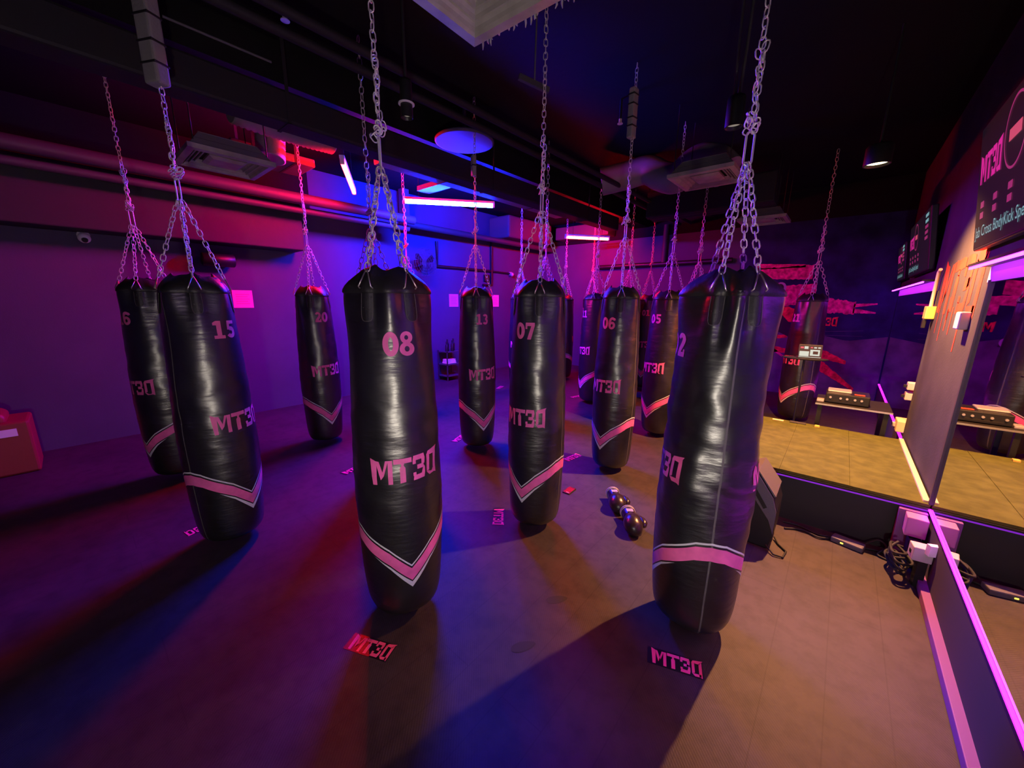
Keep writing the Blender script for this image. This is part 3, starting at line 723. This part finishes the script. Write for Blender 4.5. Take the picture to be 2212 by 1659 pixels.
# small sprinkler heads and a bracket
for x,y,z,lb in ((-2.86,1.15,3.3,'pale sprinkler head under the dark ceiling above bag 20 chain'),(-4.0,.57,3.3,'tiny sprinkler head in the dark upper left corner'),(-1.89,3.74,3.3,'pale sprinkler head left of the foam-padded chain of bag 06')):
    e=empty('sprinkler_head',(x,y,z),0,lb,'sprinkler')
    MB().cyl((0,0,.03),(0,0,CEIL-z),.012,n=10).build('drop_pipe',M['duct'],e)
    mb=MB().cyl((0,0,.0),(0,0,.03),.014,n=10); mb.cyl((0,0,-.012),(0,0,-.008),.026,n=14); mb.tube([(.016,0,.0),(.014,0,-.008)],.004,5); mb.build('head',M['whitep'],e)
e=empty('hanging_bracket',(-1.62,2.06,2.92),0,'small metal bracket on a rod left of the chain of bag 07','bracket')
MB().cyl((0,0,.0),(.03,-.02,CEIL-2.92),.005,n=6).build('rod',M['steel'],e)
MB().box(-.10,.10,-.012,.012,-.03,0,0,Matrix.Rotation(math.radians(60),4,'Z')@Matrix.Rotation(math.radians(12),4,'Y')).build('bracket_arm',M['pipe'],e)

# left wall: notices, camera, fan, conduit
for y,z,w,h,lb in ((1.595,1.615,.235,.235,'square notice glowing pink, left of bag 20'),(5.36,1.625,.25,.26,'square notice glowing violet, left of bag 13'),(6.62,1.625,.27,.27,'square notice glowing pink, right of bag 13')):
    e=empty('wall_notice',(XL,y,z),0,lb,'notice','notices on the left wall')
    MB().box(0,.004,-w/2,w/2,-h/2,h/2).build('sheet',M['pinkpaper'],e)
    mb=MB()
    for k in range(5): mb.box(.004,.0046,-w*.34,w*(.34-.1*(k%2)),h*(.26-.13*k)-.006,h*(.26-.13*k)+.006)
    mb.build('faded_lines',M['ink'],e)
e=empty('security_camera',(XL,.23,2.20),0,'small white dome security camera high on the left wall','security camera')
MB().cyl((0,0,.06),(.05,0,.06),.05,n=24).build('mount',M['whitep'],e,bevel=.006)
MB().ball((.085,0,.03),.05,10).build('dome',M['paper'],e)
MB().cyl((.12,.0,.01),(.139,.0,.0),.026,.022,n=16).build('lens',M['black'],e)
e=empty('wall_roll',(XL,1.36,2.04),0,'short black cylinder fixed to the left wall under the duct','roll')
MB().tube([(.12,-.17,.06),(.12,-.16,.06),(.12,.16,.06),(.12,.17,.06)],[.07,.082,.082,.07],24).build('cylinder_body',M['black'],e)
for y in (-.12,.12): MB().box(0,.06,y-.015,y+.015,.04,.08).build('bracket',M['black'],e)
e=empty('wall_fan',(XL,4.45,2.30),0,'blue-lit round wall fan behind bag 08','fan')
MB().box(0,.12,-.05,.05,-.06,.06).build('wall_bracket',M['ductg'],e,bevel=.01)
MB().cyl((.12,0,0),(.26,0,0),.075,.06,n=24).build('motor',M['ductg'],e)
for k in range(3):
    a=2*PI*k/3+.5; mb=MB()
    mb.add([(.27+.02*dx,r*CO(a+da),r*S(a+da)) for r,da,dx in ((.05,-.3,0),(.20,-.38,-1),(.235,-.1,0),(.22,.30,1),(.06,.35,.5))],[(0,1,2,3,4)]); o=mb.build('blade',M['black'],e)
    so=o.modifiers.new('t','SOLIDIFY'); so.thickness=.004
mb=MB()
for r in (.08,.13,.18,.225,.26): mb.tube([(.315-.25*max(0,r-.2),r*CO(2*PI*j/32),r*S(2*PI*j/32)) for j in range(32)],.003,5,0,True)
for k in range(16): a=2*PI*k/16; mb.tube([(.318,.03*CO(a),.03*S(a)),(.31,.2*CO(a),.2*S(a)),(.30,.26*CO(a),.26*S(a)),(.17,.25*CO(a),.25*S(a))],.0022,4)
mb.build('guard',M['ductg'],e)
mb=MB()
mb.tube([(XL+.03,4.93,2.75),(XL+.03,4.93,2.285),(XL+.03,6.46,2.285)],.028,8); mb.tube([(XL+.03,6.48,2.95),(XL+.03,6.48,1.99),(XL+.03,6.2,1.97)],.028,8); mb.tube([(XL+.03,6.46,2.285),(XL+.03,7.2,2.27)],.02,8)
tag(mb.build('wall_conduit',M['black']),'black square-bent conduit on the far left wall above bag 13','conduit')
tag(MB().box(XL,XL+.05,6.25,6.40,2.05,2.20).build('wall_box',M['black'],bevel=.006),'small black box on the left wall inside the conduit bend','wall box')
e=empty('security_camera',(XL,7.14,2.22),0,'tiny white camera far along the left wall beside bag 18 chain','security camera')
MB().cyl((0,0,.05),(.05,0,.05),.04,n=16).build('mount',M['whitep'],e); MB().ball((.08,0,.03),.045,8).build('dome',M['whitep'],e)
# dark pipes on the back wall
tag(MB().tube([(-4.6,YB-.06,2.42),(-1.75,YB-.06,2.42)],.05,10).build('wall_pipe',M['black']),'thick black pipe along the back wall left of the mural','pipe')
tag(MB().tube([(-3.05,YB-.05,3.2),(-3.05,YB-.05,2.45)],.05,10).build('wall_pipe',M['ductg']),'vertical violet-lit pipe on the back wall behind bag 05','pipe')

# shelf of bottles
e=empty('metal_shelf',(-6.09,5.05,0),0,'small metal shelf of bottles by the left wall, right of bag 08','shelf')
for sx in (-.14,.14):
    for sy in (-.17,.17): MB().box(sx-.01,sx+.01,sy-.01,sy+.01,0,.62).build('post',M['pipe'],e)
for z in (.10,.34,.60): MB().box(-.15,.15,-.18,.18,z-.012,z+.004).build('shelf_board',M['ductg'],e)
for k,(x,y,h) in enumerate(((-6.02,4.93,.20),(-6.08,5.00,.24),(-6.0,5.06,.22),(-6.05,5.13,.25),(-6.12,5.18,.19))):
    b=empty('bottle',(x,y,.604),0,'black bottle on the top of the metal shelf','bottle','bottles on the metal shelf')
    mb=MB(); mb.ring([[Vector((r*CO(2*PI*j/14),r*S(2*PI*j/14),z)) for j in range(14)] for z,r in ((0,.03),(h*.6,.031),(h*.72,.015),(h*.8,.014))],0); mb.build('bottle_body',M['black'],b)
    MB().cyl((0,0,h*.8),(0,0,h),.017,n=12).build('cap',M['rubber'],b)
mb=MB()
for k in range(3): mb.box(-6.17+.01*k,-5.99-.01*k,4.92,5.16,.3445+.032*k,.375+.032*k)
tag(mb.build('folded_towel',M['paper'],bevel=.012),'pale folded towel on the middle board of the metal shelf','towel')

# red box at far left
e=empty('red_box',(-5.80,-.72,0),0,'red vinyl box with a white label at the far left edge','box')
MB().box(-.22,.22,-.32,.32,0,.50).build('body',M['red'],e,bevel=.02)
MB().box(.221,.2235,.06,.24,.37,.44).build('label',M['paper'],e)
e=empty('red_bag',(-5.80,-.75,.50),0,'folded dark red bag lying on the red box','bag')
mb=MB(); mb.ring([[Vector((x,y,z)) for x,y in ((-.16*k,-.28*k),(.17*k,-.28*k),(.17*k,.22*k),(-.16*k,.22*k))] for z,k in ((0.001,1),(.05,1.02),(.09,.85),(.10,.6))],0); mb.build('bag_cloth',M['red'],e,bevel=.02)
MB().tube([(.10,.10,.08),(.12,-.02,.20),(.12,-.16,.33)],.008,6).build('handle',M['red'],e)

# ------------------------------------------------------------------ floor things
def decal(x,y,deg,label,L=1):
    a=math.radians(deg); e=empty('floor_decal',(x,y,0),a,label,'floor sticker','MT3D floor stickers')
    h=.078
    MB().box(-.118,.118,-.045,.045,.0,.0012).build('backing',M['decalblk'],e)
    mb=MB()
    for q in logo(h): mb.add([(p.x*1.06+.006,p.y,.0018) for p in q],[(0,1,2,3)],0)
    mb.build('letters',M['decalpink'],e)
decal(-1.478,.693,24,'pink MT3D floor sticker on black just below bag 08')
decal(-.355,1.578,20,'pink MT3D floor sticker just below the large right bag')
decal(-1.785,1.925,-50,'pink MT3D floor sticker left of bag 07, reading downwards')
decal(-3.285,.41,-80,'pink MT3D floor sticker half hidden left of bag 15 base')
decal(-3.40,1.58,102,'pink MT3D floor sticker left of bag 08 behind it')
decal(-3.28,2.83,110,'pink MT3D floor sticker left of bag 13 base')
decal(-1.965,3.27,82,'pink MT3D floor sticker left of bag 06 base')
decal(-3.33,5.58,77,'far pink MT3D floor sticker left of bag 11 base')
decal(-4.79,5.20,110,'far pink MT3D floor sticker left of bag 18 base')
for x,y,deg,lb in ((-.93,1.18,58,'dark shoe-shaped scuff on the floor between the two near stickers'),(-.975,1.53,52,'dark ribbed shoe scuff on the floor further back')):
    mb=MB(); n=28; a=math.radians(deg); pts=[]
    for i in range(n):
        t=2*PI*i/n; u=.062*CO(t); v=(.026-.006*CO(t))*S(t); pts.append((x+u*CO(a)-v*S(a),y+u*S(a)+v*CO(a),.0012))
    mb.add(pts,[tuple(range(n))]); o=tag(mb.build('floor_scuff',M['stain']),lb,'scuff')
e=empty('smartphone',(-1.593,2.628,0),math.radians(3),'black smartphone lying on the floor right of bag 07','phone')
MB().box(-.034,.034,-.062,.062,0.0,.009).build('phone_body',M['black'],e,bevel=.003)
MB().box(-.031,.031,-.058,.058,.0091,.0096).build('screen',M['decalblk'],e)
MB().box(-.006,.02,-.045,-.040,.0097,.0101).build('bright_mark',M['paper'],e)

def glove(x,y,deg,label,flip=1):
    e=empty('boxing_glove',(x,y,0),math.radians(deg),label,'boxing glove','boxing gloves'); 
    def loft(secs,n=20):
        return [[Vector((cx,cy+ry*CO(2*PI*j/n),cz+rz*S(2*PI*j/n))) for j in range(n)] for cx,cy,cz,ry,rz in secs]
    mb=MB(); mb.ring(loft([(.085,0,.056,.044,.044),(.10,0,.058,.047,.047),(.125,0,.064,.056,.056),(.16,-.004*flip,.068,.066,.064),(.195,-.006*flip,.066,.068,.064),(.23,-.006*flip,.060,.062,.058),(.255,-.004*flip,.054,.048,.046),(.270,0,.050,.026,.026),(.274,0,.050,.006,.006)]),0); mb.build('fist',M['glove'],e)
    mb=MB(); mb.ring(loft([(.0,0,.054,.046,.046),(.004,0,.054,.051,.051),(.03,0,.054,.051,.051),(.09,0,.056,.047,.046)]),0); mb.build('cuff',M['glove'],e)
    mb=MB()
    for c in (.004,.022): mb.tube([(c,.0525*CO(2*PI*j/24),.054+.0525*S(2*PI*j/24)) for j in range(24)],.0042,6,0,True)
    mb.build('cuff_piping',M['whitep'],e)['label']='white piping'
    mb=MB(); s=flip; mb.ring(loft([(.10,.040*s,.070,.018,.018),(.125,.058*s,.074,.024,.023),(.155,.070*s,.074,.026,.025),(.185,.074*s,.070,.025,.024),(.208,.068*s,.066,.018,.018),(.216,.064*s,.064,.005,.005)],14),0); mb.build('thumb',M['glove'],e)
    mb=MB()
    for k in range(5): mb.box(.045,.085,-.0035+.010*(k-2),.0035+.010*(k-2),.102,.106)
    mb.build('wrist_print',M['whitep'],e)
glove(-1.255,2.76,-50,'black boxing glove on the floor, farther of the pair',1)
glove(-1.035,2.565,-52,'black boxing glove with white cuff piping, touching the right bag in view',1)

# stage monitor speaker
e=empty('stage_monitor',(-.26,2.84,0),0,'grey wedge monitor speaker on the floor in front of the stage','speaker')
cab=[(-.14,.0),(.10,.0),(.118,.10),(.118,.29),(.09,.375),(-.015,.522),(-.12,.47),(-.14,.34)]
fn=lambda u,v,d: Vector((u,d,v))
MB().prism(cab,0,.30,fn).build('cabinet',M['black'],e,bevel=.008)
MB().prism([(-.115,.44),(-.015,.518),(.088,.372),(.116,.28),(.114,.12),(.080,.21),(-.02,.345),(-.115,.385)],-.012,0,fn).build('side_panel',M['spk'],e,bevel=.004)
MB().prism([(.092,.378),(-.013,.525),(-.118,.473),(-.118,.480),(-.013,.535),(.10,.384)],0,.30,fn).build('top_panel',M['spk'],e)
MB().prism([(-.055,.435),(-.035,.45),(.062,.30),(.045,.285)],-.016,-.0121,fn).build('handle_recess',M['black'],e)
MB().prism([(-.035,.37),(-.022,.38),(-.018,.42),(-.030,.42)],-.022,-.0165,fn).build('handle_latch',M['whitep'],e)
MB().tube([(.09,-.005,.03),(.14,-.06,.012),(.19,-.05,.009),(.20,.04,.009),(.15,.10,.009),(.12,.16,.02)],.006,8).build('cable',M['rubber'],e)

# cables and adapter along the stage
def cable(pts,r,label,cat='cable'):
    P=[Vector(p) for p in pts]; out=[]; K=len(P)-1
    for i in range(K*8+1):
        t=i/8; k=min(int(t),K-1); u=t-k; a=P[max(k-1,0)];b=P[k];c=P[k+1];d=P[min(k+2,K)]
        out.append(.5*((2*b)+(c-a)*u+(2*a-5*b+4*c-d)*u*u+(3*b-a-3*c+d)*u**3))
    return tag(MB().tube(out,r,7).build('floor_cable',M['rubber']),label,cat,'cables along the stage')
cable([(-.10,3.20,.008),(0,3.26,.008),(.10,3.22,.012),(.20,3.30,.008),(.30,3.27,.008),(.42,3.30,.01),(.50,3.25,.01)],.007,'black cable lying along the foot of the stage, upper strand')
cable([(-.12,3.30,.008),(-.02,3.31,.008),(.08,3.27,.008),(.16,3.28,.012)],.006,'short black cable running into the power adapter')
cable([(.33,3.30,.02),(.40,3.33,.07),(.44,3.30,.05),(.40,3.24,.012),(.47,3.20,.008),(.51,3.10,.008)],.006,'black cable looping up right of the power adapter')
e=empty('power_adapter',(.25,3.26,0),math.radians(-14),'flat power adapter with a yellow light at the foot of the stage','adapter')
MB().box(-.085,.085,-.04,.04,0,.038).build('case',M['spk'],e,bevel=.008)
MB().box(-.03,-.015,-.0415,-.040,.014,.022).build('indicator_light',M['greenled'],e)
rnd=random.Random(9)
for k,lb in enumerate(('tangled black cable in the corner of stage and mirror, lowest loop','tangled black cable in the corner of stage and mirror, middle loop','tangled black cable in the corner of stage and mirror, top loop')):
    P=[]
    for i in range(9):
        a=i*1.35+k; P.append((.475+.045*CO(a)+rnd.uniform(-.015,.015),3.12+.10*S(a)+rnd.uniform(-.03,.03),.012+k*.045+.035*(1+S(i*.9+k))))
    cable(P,.008,lb)
e=empty('corner_power_box',(.53,3.27,0),0,'pink-lit power box fixed in the corner of stage and mirror','power box')
MB().box(-.075,.055,.045,.088,.02,.34).build('back_panel',M['ledtrim'],e,bevel=.004)
MB().box(-.045,.05,-.055,.043,.21,.335).build('box',M['ledbox'],e,bevel=.006)
MB().box(-.02,.04,-.07,.03,.02,.2).build('cable_riser',M['rubber'],e,bevel=.01)
e=empty('corner_socket',(.555,3.03,0.17),math.radians(8),'white socket box with an open flap at the mirror foot near the stage','socket')
MB().box(-.055,.03,-.035,.045,0,.085).build('box',M['whitep'],e,bevel=.005)
MB().box(-.02,.03,-.06,-.03,.06,.125,0,Matrix.Rotation(.3,4,'Z')).build('flap',M['paper'],e)
MB().box(-.058,-.0551,-.008,.014,.03,.052).build('socket_hole',M['black'],e)
MB().box(-.02,.02,-.02,.03,-.17,0).build('cable_duct',M['black'],e)

# DJ table behind the stage
e=empty('folding_table',(.20,5.20,0),0,'black folding table with DJ gear behind the stage','table')
MB().box(-.29,.29,-.25,.25,.600,.622).build('table_top',M['duct'],e,bevel=.005)
MB().box(-.29,.29,-.256,-.25,.603,.619).build('metal_edge',M['steel'],e)
for sx in (-.25,.25):
    for sy in (-.21,.21): MB().box(sx-.018,sx+.018,sy-.018,sy+.018,0,.60).build('leg',M['black'],e)
e=empty('dj_mixer',(.15,5.15,.622),0,'black DJ player with silver knobs on the folding table','DJ player')
MB().box(-.17,.17,-.14,.14,.006,.105).build('case',M['black'],e,bevel=.008)
MB().box(-.16,.03,-.06,.12,.105,.122).build('jog_deck',M['silver'],e,bevel=.01)
MB().box(.05,.13,-.11,-.06,.1055,.110).build('pad_bank',M['orange'],e,bevel=.003)
for sx in (-.14,.14):
    for sy in (-.11,.11): MB().cyl((sx,sy,0),(sx,sy,.007),.014,n=10).build('foot',M['rubber'],e)
for k,x in enumerate((-.13,-.05,.0,.06,.11)):
    MB().cyl((x,-.150,.062),(x,-.140,.062),.010,n=14).build('knob',M['silver'],e)
mb=MB(); mb.box(-.12,.10,-.1415,-.140,.025,.04); mb.build('fader_slot',M['rubber'],e)
tag(MB().box(-.085,-.025,5.0,5.10,.622,.648).build('silver_adapter',M['silver'],bevel=.006),'small silver gadget on the left end of the folding table','gadget')
e=empty('tablet_stand',(-.26,5.30,0),0,'thin stand with a tray carrying a tablet behind the stage','stand')
MB().cyl((0,0,.03),(0,0,1.02),.011,n=10).build('pole',M['black'],e)
for k in range(3):
    a=2*PI*k/3+.4; MB().tube([(0,0,.22),(.13*CO(a),.13*S(a),.05),(.20*CO(a),.20*S(a),.008)],.008,8).build('leg',M['black'],e)
mb=MB(); mb.ring([[Vector((r*.21*CO(2*PI*j/32),r*.11*S(2*PI*j/32),z)) for j in range(32)] for z,r in ((1.018,.92),(1.022,1),(1.032,1))],0); mb.build('tray',M['duct'],e)
e=empty('tablet',(-.22,5.30,1.033),math.radians(10),'tablet with a bright pale screen standing on the tray','tablet')
R=Matrix.Rotation(math.radians(-12),4,'X')
MB().box(-.105,.105,0,.008,.0,.150,0,R).build('tablet_case',M['black'],e,bevel=.003)
mb=MB(); P=lambda u,v:R@Vector((u,-.0012,v)); mb.quad(P(-.1,.006),P(.1,.006),P(.1,.145),P(-.1,.145),0)
Q=lambda u,v:R@Vector((u,-.0022,v))
for x0,x1,z0,z1,mt in ((-.095,-.01,.02,.075,1),(0,.085,.028,.095,1),(-.055,-.02,.10,.13,1),(-.09,-.06,.105,.125,2),(.0,.02,.11,.125,2),(.03,.055,.11,.125,1),(.065,.09,.11,.125,1),(-.098,.098,.008,.014,1)): mb.quad(Q(x0,z0),Q(x1,z0),Q(x1,z1),Q(x0,z1),mt)
Q=lambda u,v:R@Vector((u,-.0030,v)); mb.quad(Q(.025,.045),Q(.07,.045),Q(.07,.078),Q(.025,.078),0)
mb.build('screen',[M['tabdark'],M['tabscreen'],M['scrlite']],e)
# little things along the back edge of the stage
tag(MB().box(-.42,-.32,4.80,4.84,SZ,SZ+.012).build('marker_pen',M['cream'],bevel=.004),'orange-lit stick lying on the back edge of the stage','stick')
tag(MB().box(-.27,-.13,4.82,4.87,SZ,SZ+.014).build('remote_control',M['ductg'],bevel=.005),'grey remote control on the back edge of the stage','remote control')
tag(MB().box(-.06,-.02,4.80,4.84,SZ,SZ+.02).build('small_plug',M['yellow'],bevel=.004),'small yellowish plug on the back edge of the stage','plug')

# ------------------------------------------------------------------ lights
def spot(name,loc,target,W,col,angle,blend,r):
    l=bpy.data.lights.new(name,'SPOT'); l.energy=W; l.color=col; l.spot_size=math.radians(angle); l.spot_blend=blend; l.shadow_soft_size=r
    o=bpy.data.objects.new(name,l); C.objects.link(o); o.location=loc
    o.rotation_euler=(Vector(target)-Vector(loc)).to_track_quat('-Z','Y').to_euler(); return o
spot('stage_spot',(.02,4.05,2.615),(.02,4.04,0),1080,(1,.40,.14),126,.7,.03)
l=bpy.data.lights.new('fill_bulb','POINT'); l.energy=520; l.color=(1,.88,.72); l.shadow_soft_size=.03  # point light of the added fill lamp, for the highlights on the bags
o=bpy.data.objects.new('fill_bulb',l); C.objects.link(o); o.location=(.38,-.35,.84); bulb=o

w=bpy.data.worlds.new('world'); bpy.context.scene.world=w; w.use_nodes=True
w.node_tree.nodes['Background'].inputs['Color'].default_value=(.02,.01,.03,1); w.node_tree.nodes['Background'].inputs['Strength'].default_value=.05

# ------------------------------------------------------------------ camera
cam=bpy.data.cameras.new('camera'); cam.sensor_width=36; cam.lens=815*36/2212; cam.clip_start=.02; cam.clip_end=60
co=bpy.data.objects.new('camera',cam); C.objects.link(co)
dn=Vector((-35,3715,815)).normalized(); uu=Vector((721,-170,815)); uu=(uu-dn*uu.dot(dn)).normalized(); up=-dn; xx=uu.cross(up)
# columns: camera right / down / forward axes expressed in the room's axes
cols=[Vector((xx[i],uu[i],up[i])) for i in range(3)]
Mx=Matrix(((cols[0].x,-cols[1].x,-cols[2].x,0),(cols[0].y,-cols[1].y,-cols[2].y,0),(cols[0].z,-cols[1].z,-cols[2].z,1.62),(0,0,0,1)))
co.matrix_world=Mx
sc=bpy.context.scene; sc.camera=co
sc.view_settings.view_transform='Standard'; sc.view_settings.look='None'; sc.view_settings.gamma=1; sc.view_settings.exposure=0
sc.cycles.use_denoising=True; sc.cycles.max_bounces=6; sc.cycles.diffuse_bounces=3; sc.cycles.glossy_bounces=4; sc.cycles.use_adaptive_sampling=True; sc.cycles.adaptive_threshold=.015; sc.cycles.sample_clamp_indirect=6
